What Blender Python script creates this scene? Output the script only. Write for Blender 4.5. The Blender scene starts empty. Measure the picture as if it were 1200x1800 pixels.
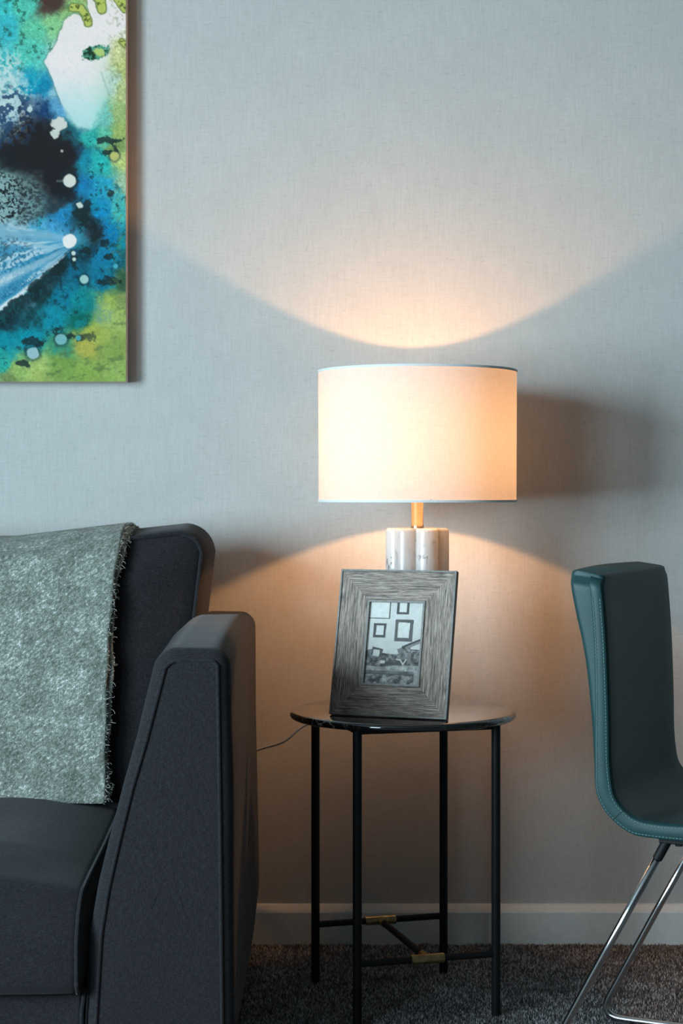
import bpy, bmesh, math, random
import numpy as np
from mathutils import Vector, Matrix

random.seed(7)
RNG = np.random.default_rng(11)
S = bpy.context.scene
COL = S.collection

# ------------------------------------------------------------------ camera
CAM_H = 0.96
cam_d = bpy.data.cameras.new('camera')
cam_d.sensor_fit = 'HORIZONTAL'
cam_d.sensor_width = 24.0
cam_d.lens = 24.0 * 3060 / 1200
cam_d.shift_y = -35 / 1200
cam_d.clip_start = 0.05
cam_d.dof.use_dof = True
cam_d.dof.focus_distance = 3.12
cam_d.dof.aperture_fstop = 8.0
cam = bpy.data.objects.new('camera', cam_d)
COL.objects.link(cam)
cam.location = (0, 0, CAM_H)
cam.rotation_euler = (math.radians(90), 0, 0)
S.camera = cam

# ------------------------------------------------------------------ world, daylight, exposure
world = bpy.data.worlds.new('sky')
S.world = world
world.use_nodes = True
bg = world.node_tree.nodes['Background']
bg.inputs['Color'].default_value = (0.55, 0.75, 1.0, 1)
bg.inputs['Strength'].default_value = 1.0

WALL_Y = 3.69
ROOM_L, ROOM_R, ROOM_REAR, ROOM_TOP = -2.6, 6.2, -5.0, 2.7
# two windows in the wall to the left of the camera: (y0, y1, z0, z1, watts)
WINDOWS = [(-0.1, 1.4, 0.6, 2.0, 262), (-2.8, -0.8, 0.8, 2.1, 135)]
for y0_, y1_, z0_, z1_, watt in WINDOWS:
    day = bpy.data.lights.new('window_daylight', 'AREA')
    day.shape = 'RECTANGLE'
    day.size, day.size_y = z1_ - z0_, y1_ - y0_
    day.energy = watt
    day.color = (0.64, 0.87, 1.0)
    day_o = bpy.data.objects.new('window_daylight', day)
    COL.objects.link(day_o)
    day_o.location = (ROOM_L + 0.02, (y0_ + y1_) / 2, (z0_ + z1_) / 2)
    day_o.rotation_euler = (0, math.radians(-90), 0)      # faces +x, into the room

S.view_settings.view_transform = 'Standard'
S.view_settings.look = 'None'
S.view_settings.exposure = 0.0
S.view_settings.gamma = 1.0
S.view_settings.use_curve_mapping = False
BULB_STRENGTH = 3050.0
BULB_COLOR = (1.0, 0.48, 0.19)


# ------------------------------------------------------------------ helpers: objects
def link(o, parent=None):
    COL.objects.link(o)
    if parent is not None:
        o.parent = parent
    return o


def empty(name, loc=(0, 0, 0), rot=(0, 0, 0), label=None, cat=None, group=None):
    o = bpy.data.objects.new(name, None)
    o.empty_display_size = 0.05
    link(o)
    o.location = loc
    o.rotation_euler = rot
    tag(o, label, cat, group)
    return o


def tag(o, label=None, cat=None, group=None, kind=None):
    if label:
        o['label'] = label
    if cat:
        o['category'] = cat
    if group:
        o['group'] = group
    if kind:
        o['kind'] = kind
    return o


def mesh_obj(name, verts, faces, mat, parent=None, smooth=True, angle=40):
    me = bpy.data.meshes.new(name)
    me.from_pydata([tuple(v) for v in verts], [], [tuple(f) for f in faces])
    me.validate()
    bm = bmesh.new()
    bm.from_mesh(me)
    bmesh.ops.recalc_face_normals(bm, faces=bm.faces)
    bm.to_mesh(me)
    bm.free()
    if mat:
        me.materials.append(mat)
    if smooth:
        me.polygons.foreach_set('use_smooth', [True] * len(me.polygons))
        me.set_sharp_from_angle(angle=math.radians(angle))
    o = bpy.data.objects.new(name, me)
    return link(o, parent)


def np_mesh(name, verts, tris, mat, parent=None, cols=None, quads=False, smooth=False):
    """verts (n,3), faces (m,3|4) numpy arrays, optional per-vertex linear colours."""
    me = bpy.data.meshes.new(name)
    n, m, k = len(verts), len(tris), tris.shape[1]
    me.vertices.add(n)
    me.vertices.foreach_set('co', np.ascontiguousarray(verts, dtype=np.float32).ravel())
    me.loops.add(m * k)
    me.loops.foreach_set('vertex_index', np.ascontiguousarray(tris, dtype=np.int32).ravel())
    me.polygons.add(m)
    me.polygons.foreach_set('loop_start', np.arange(0, m * k, k, dtype=np.int32))
    me.update(calc_edges=True)
    if cols is not None:
        a = me.color_attributes.new('paint', 'FLOAT_COLOR', 'POINT')
        c4 = np.ones((n, 4), dtype=np.float32)
        c4[:, :3] = cols
        a.data.foreach_set('color', c4.ravel())
    if smooth:
        me.polygons.foreach_set('use_smooth', [True] * m)
    me.materials.append(mat)
    o = bpy.data.objects.new(name, me)
    return link(o, parent)


def loft(rings, closed=True, cap0=True, cap1=True):
    verts, faces = [], []
    n = len(rings[0])
    for r in rings:
        verts += [tuple(p) for p in r]
    for i in range(len(rings) - 1):
        for j in range(n if closed else n - 1):
            a, b = i * n + j, i * n + (j + 1) % n
            faces.append((a, b, b + n, a + n))
    if closed and cap0:
        faces.append(tuple(range(n))[::-1])
    if closed and cap1:
        faces.append(tuple(range((len(rings) - 1) * n, len(rings) * n)))
    return verts, faces


def merge(*parts):
    V, Fc = [], []
    for v, f in parts:
        o = len(V)
        V += list(v)
        Fc += [tuple(i + o for i in q) for q in f]
    return V, Fc


def catmull(pts, per=8, closed=False):
    pts = [Vector(p) for p in pts]
    n = len(pts)
    out = []
    rng = range(n) if closed else range(n - 1)
    for i in rng:
        p1, p2 = pts[i], pts[(i + 1) % n]
        p0 = pts[i - 1] if (closed or i > 0) else p1 * 2 - p2
        p3 = pts[(i + 2) % n] if (closed or i + 2 < n) else p2 * 2 - p1
        for k in range(per):
            t = k / per
            out.append(0.5 * ((2 * p1) + (p2 - p0) * t + (2 * p0 - 5 * p1 + 4 * p2 - p3) * t * t
                              + (3 * p1 - p0 - 3 * p2 + p3) * t ** 3))
    if not closed:
        out.append(pts[-1])
    return out


def tube(path, r, seg=10, closed=False, caps=True):
    path = [Vector(p) for p in path]
    n = len(path)
    rings = []
    up = None
    for i, p in enumerate(path):
        if closed:
            t = (path[(i + 1) % n] - path[i - 1]).normalized()
        else:
            t = (path[min(i + 1, n - 1)] - path[max(i - 1, 0)]).normalized()
        if up is None:
            up = t.orthogonal().normalized()
        up = (up - t * up.dot(t)).normalized()
        b = t.cross(up)
        rr = r[i] if isinstance(r, (list, tuple)) else r
        rings.append([p + up * (rr * math.cos(2 * math.pi * k / seg)) + b * (rr * math.sin(2 * math.pi * k / seg))
                      for k in range(seg)])
    if closed:
        # match the start frame so the seam does not twist
        rings.append(min(([rings[0][(k + s) % seg] for k in range(seg)] for s in range(seg)),
                         key=lambda q: sum((q[k] - rings[-1][k]).length for k in range(seg))))
        return loft(rings, cap0=False, cap1=False)
    return loft(rings, cap0=caps, cap1=caps)


def lathe(profile, seg=48, center=(0, 0, 0)):
    rings = []
    for r, z in profile:
        r = max(r, 1e-5)
        rings.append([(center[0] + r * math.cos(2 * math.pi * k / seg), center[1] + r * math.sin(2 * math.pi * k / seg),
                       center[2] + z) for k in range(seg)])
    return loft(rings)


def box(x0, x1, y0, y1, z0, z1):
    v = [(x0, y0, z0), (x1, y0, z0), (x1, y1, z0), (x0, y1, z0), (x0, y0, z1), (x1, y0, z1), (x1, y1, z1), (x0, y1, z1)]
    f = [(0, 3, 2, 1), (4, 5, 6, 7), (0, 1, 5, 4), (1, 2, 6, 5), (2, 3, 7, 6), (3, 0, 4, 7)]
    return v, f


def bevel(o, w, seg=3):
    m = o.modifiers.new('bevel', 'BEVEL')
    m.width = w
    m.segments = seg
    m.limit_method = 'ANGLE'
    m.harden_normals = False
    return o


def round_poly(pts, radii, n=6):
    """2-D polygon with rounded corners."""
    out = []
    N = len(pts)
    for i in range(N):
        p0, p, p1 = (np.array(pts[i - 1], float), np.array(pts[i], float), np.array(pts[(i + 1) % N], float))
        a, b = p0 - p, p1 - p
        la, lb = np.linalg.norm(a), np.linalg.norm(b)
        a, b = a / la, b / lb
        r = radii[i] if isinstance(radii, (list, tuple)) else radii
        if r <= 0:
            out.append(tuple(p))
            continue
        ang = math.acos(max(-1, min(1, float(a @ b))))
        d = min(r / math.tan(ang / 2), la * 0.45, lb * 0.45)
        s, e = p + a * d, p + b * d
        for k in range(n + 1):
            t = k / n
            out.append(tuple((1 - t) ** 2 * s + 2 * t * (1 - t) * (p * 0.55 + (s + e) * 0.225) + t * t * e))
    return out


def resample(poly, step):
    P = np.array(list(poly) + [poly[0]], float)
    seg = np.linalg.norm(np.diff(P, axis=0), axis=1)
    L = np.concatenate([[0], np.cumsum(seg)])
    n = max(8, int(L[-1] / step))
    t = np.linspace(0, L[-1], n, endpoint=False)
    return [(float(np.interp(q, L, P[:, 0])), float(np.interp(q, L, P[:, 1]))) for q in t]


def inset2(poly, d):
    """offset a CCW outline inwards by d along vertex normals."""
    P = np.array(poly, float)
    T = np.roll(P, -1, 0) - np.roll(P, 1, 0)
    T /= np.linalg.norm(T, axis=1)[:, None] + 1e-9
    N = np.stack([-T[:, 1], T[:, 0]], 1)
    return P + N * d


def cushion(outline, place, prof, dome0=0.0, dome1=0.0):
    """loft of an outline through (inset, depth) pairs, with domed ends. place(u,v,w)->xyz"""
    P = np.array(outline, float)
    rings = []
    first, last = prof[0], prof[-1]
    c0 = inset2(P, first[0])
    cen = c0.mean(0)
    for s in (0.02, 0.25, 0.5, 0.7, 0.85, 0.95):
        q = cen + (c0 - cen) * s
        rings.append([place(a, b, first[1] - dome0 * (1 - s ** 4)) for a, b in q])
    for ins, w in prof:
        q = inset2(P, ins)
        rings.append([place(a, b, w) for a, b in q])
    c1 = inset2(P, last[0])
    cen = c1.mean(0)
    for s in (0.95, 0.85, 0.7, 0.5, 0.25, 0.02):
        q = cen + (c1 - cen) * s
        rings.append([place(a, b, last[1] + dome1 * (1 - s ** 3)) for a, b in q])
    return loft(rings)


# ------------------------------------------------------------------ helpers: materials
def srgb(r, g, b):
    f = lambda c: (c / 255 / 12.92) if c / 255 <= 0.04045 else ((c / 255 + 0.055) / 1.055) ** 2.4
    return (f(r), f(g), f(b), 1.0)


class NT:
    def __init__(self, name):
        self.m = bpy.data.materials.new(name)
        self.m.use_nodes = True
        self.t = self.m.node_tree
        self.n = self.t.nodes
        self.b = self.n['Principled BSDF']

    def add(self, kind, **kw):
        nd = self.n.new(kind)
        for k, v in kw.items():
            setattr(nd, k, v)
        return nd

    def link(self, a, b):
        self.t.links.new(a, b)

    def coords(self, scale=(1, 1, 1), rot=(0, 0, 0), src='Object', pre=None):
        tc = self.add('ShaderNodeTexCoord')
        mp = self.add('ShaderNodeMapping')
        mp.inputs['Scale'].default_value = scale
        mp.inputs['Rotation'].default_value = rot
        self.link(tc.outputs[src] if pre is None else pre, mp.inputs['Vector'])
        return mp.outputs['Vector']

    def noise(self, vec, scale=1.0, detail=2.0, rough=0.5, dist=0.0):
        nz = self.add('ShaderNodeTexNoise')
        nz.inputs['Scale'].default_value = scale
        nz.inputs['Detail'].default_value = detail
        nz.inputs['Roughness'].default_value = rough
        nz.inputs['Distortion'].default_value = dist
        self.link(vec, nz.inputs['Vector'])
        return nz.outputs['Fac']

    def ramp(self, fac, stops):
        r = self.add('ShaderNodeValToRGB')
        e = r.color_ramp.elements
        while len(e) < len(stops):
            e.new(0.5)
        for i, (p, c) in enumerate(stops):
            e[i].position = p
            e[i].color = c if len(c) == 4 else (*c, 1)
        self.link(fac, r.inputs['Fac'])
        return r.outputs['Color']

    def mix(self, fac, a, b, mode='MIX'):
        mx = self.add('ShaderNodeMix', data_type='RGBA', blend_type=mode)
        for v, s in ((fac, mx.inputs['Factor']), (a, mx.inputs['A']), (b, mx.inputs['B'])):
            if hasattr(v, 'links') or hasattr(v, 'is_linked'):
                self.link(v, s)
            else:
                s.default_value = v
        return mx.outputs['Result']

    def math(self, op, a, b=0.0):
        md = self.add('ShaderNodeMath', operation=op)
        for v, s in ((a, md.inputs[0]), (b, md.inputs[1])):
            if hasattr(v, 'is_linked'):
                self.link(v, s)
            else:
                s.default_value = v
        return md.outputs[0]

    def bump(self, h, strength=0.3, dist=0.002):
        bp = self.add('ShaderNodeBump')
        bp.inputs['Strength'].default_value = strength
        bp.inputs['Distance'].default_value = dist
        self.link(h, bp.inputs['Height'])
        self.link(bp.outputs['Normal'], self.b.inputs['Normal'])

    def base(self, c):
        if hasattr(c, 'is_linked'):
            self.link(c, self.b.inputs['Base Color'])
        else:
            self.b.inputs['Base Color'].default_value = c

    def set(self, **kw):
        for k, v in kw.items():
            self.b.inputs[k.replace('_', ' ')].default_value = v
        return self.m


M = {}


def g(v):
    return (v, v, v, 1)


def build_materials():
    # linen wallpaper
    t = NT('linen_wallpaper')
    vert = t.noise(t.coords((330, 330, 22)), 1, 2, 0.6)
    hor = t.noise(t.coords((26, 26, 420)), 1, 2, 0.6)
    weave = t.math('MULTIPLY', t.math('ADD', vert, hor), 0.5)
    fleck = t.noise(t.coords((75, 75, 160)), 1, 3, 0.7, 0.4)
    fleck2 = t.noise(t.coords((170, 170, 48)), 1, 3, 0.7, 0.4)
    cloud = t.noise(t.coords((9, 9, 9)), 1, 3, 0.6)
    c = t.ramp(weave, [(0.30, (0.455, 0.45, 0.43)), (0.5, (0.505, 0.50, 0.478)), (0.72, (0.545, 0.54, 0.518))])
    f1 = t.ramp(fleck, [(0.58, g(0)), (0.80, g(0.5))])
    f2 = t.ramp(fleck2, [(0.60, g(0)), (0.80, g(0.35))])
    c = t.mix(f1, c, (0.29, 0.29, 0.285, 1))
    c = t.mix(f2, c, (0.31, 0.31, 0.30, 1))
    c = t.mix(t.ramp(cloud, [(0.35, g(0.0)), (0.7, g(0.22))]), c, (0.40, 0.395, 0.375, 1))
    t.base(c)
    t.bump(weave, 0.18, 0.001)
    M['wallpaper'] = t.set(Roughness=0.9, Specular_IOR_Level=0.15)

    t = NT('plain_paint')
    t.base(t.ramp(t.noise(t.coords((40, 40, 40)), 1, 3), [(0.3, (0.085, 0.085, 0.083)), (0.7, (0.10, 0.10, 0.098))]))
    M['paint'] = t.set(Roughness=0.8)

    t = NT('ceiling_paint')
    t.base(t.ramp(t.noise(t.coords((30, 30, 30)), 1, 3), [(0.3, (0.16, 0.16, 0.158)), (0.7, (0.18, 0.18, 0.178))]))
    M['ceiling'] = t.set(Roughness=0.9)

    t = NT('skirting_paint')
    t.base(t.ramp(t.noise(t.coords((60, 60, 60)), 1, 3), [(0.3, (0.72, 0.73, 0.70)), (0.7, (0.77, 0.78, 0.75))]))
    M['skirting'] = t.set(Roughness=0.45)

    # carpet backing and pile
    t = NT('carpet_backing')
    n1 = t.noise(t.coords((260, 260, 260)), 1, 3, 0.8)
    t.base(t.ramp(n1, [(0.35, (0.06, 0.055, 0.054)), (0.5, (0.15, 0.141, 0.138)), (0.7, (0.30, 0.285, 0.28))]))
    t.bump(n1, 0.9, 0.006)
    M['carpet'] = t.set(Roughness=1.0, Specular_IOR_Level=0.05)
    t = NT('carpet_pile')
    at = t.add('ShaderNodeAttribute', attribute_name='paint')
    t.base(at.outputs['Color'])
    M['pile'] = t.set(Roughness=1.0, Specular_IOR_Level=0.05)

    # sofa fabric
    t = NT('charcoal_upholstery')
    w1 = t.noise(t.coords((900, 900, 160)), 1, 2, 0.6)
    w2 = t.noise(t.coords((160, 160, 900)), 1, 2, 0.6)
    w = t.math('MULTIPLY', t.math('ADD', w1, w2), 0.5)
    big = t.noise(t.coords((7, 7, 3)), 1, 3, 0.5)
    c = t.ramp(w, [(0.35, (0.0095, 0.0092, 0.0105)), (0.5, (0.0180, 0.0172, 0.0190)), (0.68, (0.031, 0.0295, 0.0325))])
    t.base(c)
    h = t.math('ADD', t.math('MULTIPLY', w, 0.25), t.math('MULTIPLY', big, 2.2))
    t.bump(h, 0.45, 0.004)
    M['sofa'] = t.set(Roughness=0.92, Specular_IOR_Level=0.12, Sheen_Weight=0.10, Sheen_Roughness=0.45)

    # throw
    t = NT('sage_wool_throw')
    d = t.noise(t.coords((140, 140, 260), pre=t.coords((1, 1, 1), (0, math.radians(38), 0))), 1, 3, 0.65, 0.25)
    fine = t.noise(t.coords((800, 800, 500)), 1, 2, 0.6)
    thread = t.noise(t.coords((560, 560, 60)), 1, 1, 0.5)
    big = t.noise(t.coords((26, 26, 26)), 1, 3, 0.6)
    k = t.math('ADD', t.math('MULTIPLY', d, 0.62), t.math('MULTIPLY', fine, 0.38))
    k = t.math('ADD', k, t.math('MULTIPLY', t.math('SUBTRACT', big, 0.5), 0.25))
    c = t.ramp(k, [(0.34, (0.075, 0.09, 0.072)), (0.47, (0.18, 0.20, 0.168)), (0.56, (0.29, 0.31, 0.275)),
                   (0.66, (0.74, 0.76, 0.72))])
    c = t.mix(t.ramp(thread, [(0.60, g(0)), (0.74, g(0.55))]), c, (0.10, 0.11, 0.085, 1))
    t.base(c)
    t.bump(t.math('ADD', k, t.math('MULTIPLY', thread, -0.2)), 0.8, 0.004)
    M['throw'] = t.set(Roughness=1.0, Specular_IOR_Level=0.1, Sheen_Weight=0.15)
    t = NT('throw_thread')
    t.base(t.ramp(t.noise(t.coords((300, 300, 300)), 1, 2), [(0.3, (0.30, 0.29, 0.23)), (0.7, (0.62, 0.62, 0.55))]))
    M['thread'] = t.set(Roughness=1.0)

    # metals and stone
    t = NT('black_metal')
    t.base(t.ramp(t.noise(t.coords((200, 200, 200)), 1, 2), [(0.3, (0.005, 0.005, 0.0055)), (0.7, (0.008, 0.008, 0.0085))]))
    M['black'] = t.set(Roughness=0.55, Specular_IOR_Level=0.22)
    t = NT('brushed_brass')
    br = t.noise(t.coords((60, 60, 2600)), 1, 2)
    t.base(t.ramp(br, [(0.3, (0.40, 0.30, 0.20)), (0.7, (0.52, 0.40, 0.27))]))
    M['brass'] = t.set(Roughness=0.28, Metallic=1.0)
    t = NT('aged_brass')
    br = t.noise(t.coords((90, 90, 90)), 1, 3)
    t.base(t.ramp(br, [(0.3, (0.36, 0.26, 0.11)), (0.7, (0.58, 0.45, 0.22))]))
    M['aged_brass'] = t.set(Roughness=0.35, Metallic=1.0)
    t = NT('chrome')
    t.base(t.ramp(t.noise(t.coords((50, 50, 50)), 1, 2), [(0.3, (0.60, 0.60, 0.61)), (0.7, (0.66, 0.66, 0.67))]))
    M['chrome'] = t.set(Roughness=0.17, Metallic=1.0)

    t = NT('black_marble')
    v = t.noise(t.coords((7, 11, 7), (0, 0, 0.6)), 1, 5, 0.62, 1.6)
    a = t.math('ABSOLUTE', t.math('SUBTRACT', v, 0.5))
    msk = t.noise(t.coords((5, 5, 5)), 1, 2)
    vein = t.math('MULTIPLY', t.ramp(a, [(0.0, g(1)), (0.010, g(0))]), t.ramp(msk, [(0.48, g(0)), (0.6, g(1))]))
    t.base(t.mix(vein, (0.012, 0.011, 0.011, 1), (0.45, 0.43, 0.41, 1)))
    M['black_marble'] = t.set(Roughness=0.09, Specular_IOR_Level=0.8, Coat_Weight=0.7, Coat_Roughness=0.05)

    t = NT('white_marble')
    v = t.noise(t.coords((16, 16, 9), (0.3, 0.2, 0)), 1, 5, 0.6, 1.2)
    a = t.math('ABSOLUTE', t.math('SUBTRACT', v, 0.5))
    msk = t.noise(t.coords((15, 15, 12)), 1, 2)
    vein = t.math('MULTIPLY', t.ramp(a, [(0.0, g(0.95)), (0.030, g(0))]), t.ramp(msk, [(0.47, g(0)), (0.58, g(1))]))
    soft = t.noise(t.coords((28, 28, 12)), 1, 3)
    c = t.ramp(soft, [(0.35, (0.43, 0.43, 0.43)), (0.6, (0.56, 0.56, 0.55))])
    t.base(t.mix(vein, c, (0.14, 0.13, 0.13, 1)))
    M['white_marble'] = t.set(Roughness=0.3, Subsurface_Weight=0.15, Subsurface_Scale=0.01)

    # lamp shade: thin woven cloth, part reflecting, part transmitting
    t = NT('shade_linen')
    t.n.remove(t.b)
    out = t.n['Material Output']
    w1 = t.noise(t.coords((700, 700, 60)), 1, 2)
    w2 = t.noise(t.coords((60, 60, 900)), 1, 2)
    w = t.math('MULTIPLY', t.math('ADD', w1, w2), 0.5)
    dif, tra, mx = t.add('ShaderNodeBsdfDiffuse'), t.add('ShaderNodeBsdfTranslucent'), t.add('ShaderNodeMixShader')
    t.link(t.ramp(w, [(0.35, (0.46, 0.455, 0.455)), (0.65, (0.53, 0.525, 0.525))]), dif.inputs['Color'])
    t.link(t.ramp(w, [(0.35, (0.74, 0.72, 0.69)), (0.65, (0.86, 0.85, 0.83))]), tra.inputs['Color'])
    mx.inputs['Fac'].default_value = 0.165
    t.link(dif.outputs[0], mx.inputs[1])
    t.link(tra.outputs[0], mx.inputs[2])
    t.link(mx.outputs[0], out.inputs['Surface'])
    M['shade'] = t.m
    t = NT('shade_trim')
    t.base(t.ramp(t.noise(t.coords((300, 300, 300)), 1, 2), [(0.3, (0.66, 0.66, 0.64)), (0.7, (0.74, 0.74, 0.72))]))
    M['shade_trim'] = t.set(Roughness=0.8)
    t = NT('lit_bulb')
    t.base((0.9, 0.9, 0.9, 1))
    M['bulb'] = t.set(Emission_Color=(*BULB_COLOR, 1), Emission_Strength=BULB_STRENGTH)

    # chair leather
    t = NT('green_leather')
    gr = t.add('ShaderNodeTexVoronoi')
    gr.inputs['Scale'].default_value = 650
    t.link(t.coords(), gr.inputs['Vector'])
    n = t.noise(t.coords((18, 18, 18)), 1, 3)
    t.base(t.ramp(n, [(0.3, (0.0095, 0.038, 0.038)), (0.7, (0.0125, 0.046, 0.046))]))
    t.bump(gr.outputs['Distance'], 0.10, 0.0006)
    M['leather'] = t.set(Roughness=0.48, Specular_IOR_Level=0.27)
    t = NT('pale_thread')
    t.base(t.ramp(t.noise(t.coords((300, 300, 300)), 1, 2), [(0.3, (0.07, 0.14, 0.135)), (0.7, (0.12, 0.21, 0.20))]))
    M['stitch'] = t.set(Roughness=0.7)
    t = NT('dark_groove')
    t.base(t.ramp(t.noise(t.coords((300, 300, 300)), 1, 2), [(0.3, (0.012, 0.03, 0.027)), (0.7, (0.02, 0.045, 0.04))]))
    M['groove'] = t.set(Roughness=0.8)
    t = NT('black_rubber')
    t.base(t.ramp(t.noise(t.coords((100, 100, 100)), 1, 2), [(0.3, g(0.010)), (0.7, g(0.018))]))
    M['rubber'] = t.set(Roughness=0.7)

    # weathered grey wood, grain along local x
    t = NT('grey_grained_wood')
    gr = t.noise(t.coords((45, 1250, 1250)), 1, 3, 0.7, 0.35)
    gr2 = t.noise(t.coords((18, 420, 420)), 1, 3, 0.6, 0.2)
    tone = t.noise(t.coords((12, 60, 60)), 1, 2)
    k = t.math('ADD', t.math('MULTIPLY', gr, 0.65), t.math('MULTIPLY', gr2, 0.35))
    c = t.ramp(k, [(0.385, (0.014, 0.010, 0.008)), (0.44, (0.12, 0.088, 0.069)), (0.52, (0.30, 0.232, 0.186)),
                   (0.62, (0.49, 0.395, 0.325))])
    c = t.mix(t.ramp(tone, [(0.42, g(0)), (0.65, g(0.35))]), c, (0.12, 0.088, 0.066, 1))
    t.base(c)
    t.bump(k, 0.5, 0.0012)
    M['wood'] = t.set(Roughness=0.6)
    t = NT('grey_lip')
    t.base(t.ramp(t.noise(t.coords((200, 200, 200)), 1, 3), [(0.3, (0.13, 0.12, 0.105)), (0.7, (0.22, 0.205, 0.18))]))
    M['lip'] = t.set(Roughness=0.5)
    t = NT('black_board')
    t.base(t.ramp(t.noise(t.coords((200, 200, 200)), 1, 3), [(0.3, g(0.010)), (0.7, g(0.018))]))
    M['board'] = t.set(Roughness=0.7)

    for nm, ro in (('canvas_paint', 0.8), ('photo_paper', 0.35)):
        t = NT(nm)
        at = t.add('ShaderNodeAttribute', attribute_name='paint')
        t.base(at.outputs['Color'])
        M[nm] = t.set(Roughness=ro, Specular_IOR_Level=0.12)
    t = NT('canvas_side')
    t.base(t.ramp(t.noise(t.coords((200, 200, 30)), 1, 3), [(0.3, (0.68, 0.56, 0.49)), (0.7, (0.76, 0.64, 0.56))]))
    M['canvas_side'] = t.set(Roughness=0.7)

    t = NT('clear_glass')
    t.n.remove(t.b)
    out = t.n['Material Output']
    tr, gl, mx, fr = (t.add('ShaderNodeBsdfTransparent'), t.add('ShaderNodeBsdfGlossy'), t.add('ShaderNodeMixShader'),
                      t.add('ShaderNodeFresnel'))
    gl.inputs['Roughness'].default_value = 0.03
    fr.inputs['IOR'].default_value = 1.45
    t.link(fr.outputs[0], mx.inputs['Fac'])
    t.link(tr.outputs[0], mx.inputs[1])
    t.link(gl.outputs[0], mx.inputs[2])
    t.link(mx.outputs[0], out.inputs['Surface'])
    M['glass'] = t.m
    t = NT('white_plastic')
    t.base(t.ramp(t.noise(t.coords((100, 100, 100)), 1, 2), [(0.3, g(0.62)), (0.7, g(0.68))]))
    M['plastic'] = t.set(Roughness=0.4)


build_materials()


# ------------------------------------------------------------------ the room
def build_room():
    def st(name, vf, mat, parent=None):
        o = mesh_obj(name, *vf, mat, parent, smooth=False)
        if parent is None:
            tag(o, kind='structure')
        return o
    T = 0.1
    floor = st('floor', box(ROOM_L - T, ROOM_R + T, ROOM_REAR - T, WALL_Y + T, -T, 0), M['carpet'])
    st('wall_back', box(ROOM_L - T, ROOM_R + T, WALL_Y, WALL_Y + T, 0, ROOM_TOP), M['wallpaper'])
    st('wall_right', box(ROOM_R, ROOM_R + T, ROOM_REAR, WALL_Y, 0, ROOM_TOP), M['paint'])
    st('wall_front', box(ROOM_L - T, ROOM_R + T, ROOM_REAR - T, ROOM_REAR, 0, ROOM_TOP), M['paint'])
    segs, y = [], ROOM_REAR
    for y0_, y1_, z0_, z1_, _ in sorted(WINDOWS):
        segs += [box(ROOM_L - T, ROOM_L, y, y0_, 0, ROOM_TOP), box(ROOM_L - T, ROOM_L, y0_, y1_, 0, z0_), box(ROOM_L - T, ROOM_L, y0_, y1_, z1_, ROOM_TOP)]
        y = y1_
    segs.append(box(ROOM_L - T, ROOM_L, y, WALL_Y, 0, ROOM_TOP))
    st('wall_left', merge(*segs), M['paint'])
    st('ceiling', box(ROOM_L - T, ROOM_R + T, ROOM_REAR - T, WALL_Y + T, ROOM_TOP, ROOM_TOP + T), M['ceiling'])
    for k, (y0_, y1_, z0_, z1_, _) in enumerate(WINDOWS):
        w = empty('window_%d' % (k + 1), (ROOM_L - 0.05, (y0_ + y1_) / 2, z0_))
        tag(w, kind='structure')
        hw, hh = (y1_ - y0_) / 2, z1_ - z0_
        st('window_frame', merge(box(-.03, .03, -hw, hw, 0, .05), box(-.03, .03, -hw, hw, hh - .05, hh), box(-.03, .03, -hw, -hw + .05, .05, hh - .05),
                                 box(-.03, .03, hw - .05, hw, .05, hh - .05)), M['plastic'], w)
        st('pane', box(-.003, .003, -hw + .05, hw - .05, .05, hh - .05), M['glass'], w)
    # skirting along the papered wall: flat board with a bevelled lip
    prof = [(WALL_Y, 0.0), (WALL_Y - .016, 0.0), (WALL_Y - .016, .072), (WALL_Y - .013, .077), (WALL_Y - .006, .086), (WALL_Y, .088)]
    rings = [[(x, y, z) for y, z in prof] for x in (ROOM_L, ROOM_R)]
    o = mesh_obj('baseboard_back', *loft(rings), M['skirting'], smooth=False)
    tag(o, kind='structure')
    # carpet pile in front of the wall
    x0, x1, y0, y1, st_ = -0.6, 1.8, 2.3, WALL_Y - 0.017, 0.0037
    gx, gy = np.meshgrid(np.arange(x0, x1, st_), np.arange(y0, y1, st_))
    px = gx.ravel() + RNG.uniform(-.002, .002, gx.size)
    py = np.minimum(gy.ravel() + RNG.uniform(-.002, .002, gx.size), y1)
    n = len(px)
    hgt = RNG.uniform(.0045, .0085, n) * (0.75 + 0.5 * vnoise(px * 40, py * 40, 3)) + .0025 * vnoise(px * 12, py * 12, 4)
    ang = RNG.uniform(0, 2 * math.pi, n)
    lean = RNG.uniform(.0, .003, n)
    la = RNG.uniform(0, 2 * math.pi, n)
    rad = RNG.uniform(.0020, .0034, n)
    V = np.zeros((n, 4, 3))
    for k in range(3):
        aa = ang + k * 2 * math.pi / 3
        V[:, k] = np.stack([px + rad * np.cos(aa), py + rad * np.sin(aa), .001 * np.ones(n)], 1)
    V[:, 3] = np.stack([px + lean * np.cos(la), py + lean * np.sin(la), hgt], 1)
    Fc = (np.array([(0, 1, 3), (1, 2, 3), (2, 0, 3)])[None] + (np.arange(n) * 4)[:, None, None]).reshape(-1, 3)
    tone = RNG.uniform(0, 1, n)
    cl = np.where(tone[:, None] < .35, np.array([[.085, .078, .077]]), np.where(tone[:, None] < .75, np.array([[.19, .178, .174]]), np.array([[.42, .40, .395]])))
    cl = cl * (0.75 + 0.5 * vnoise(px * 30, py * 30, 5))[:, None]
    o = np_mesh('carpet_pile', V.reshape(-1, 3), Fc, M['pile'], floor, np.repeat(cl, 4, 0))
    tag(o, kind='stuff')


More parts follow.
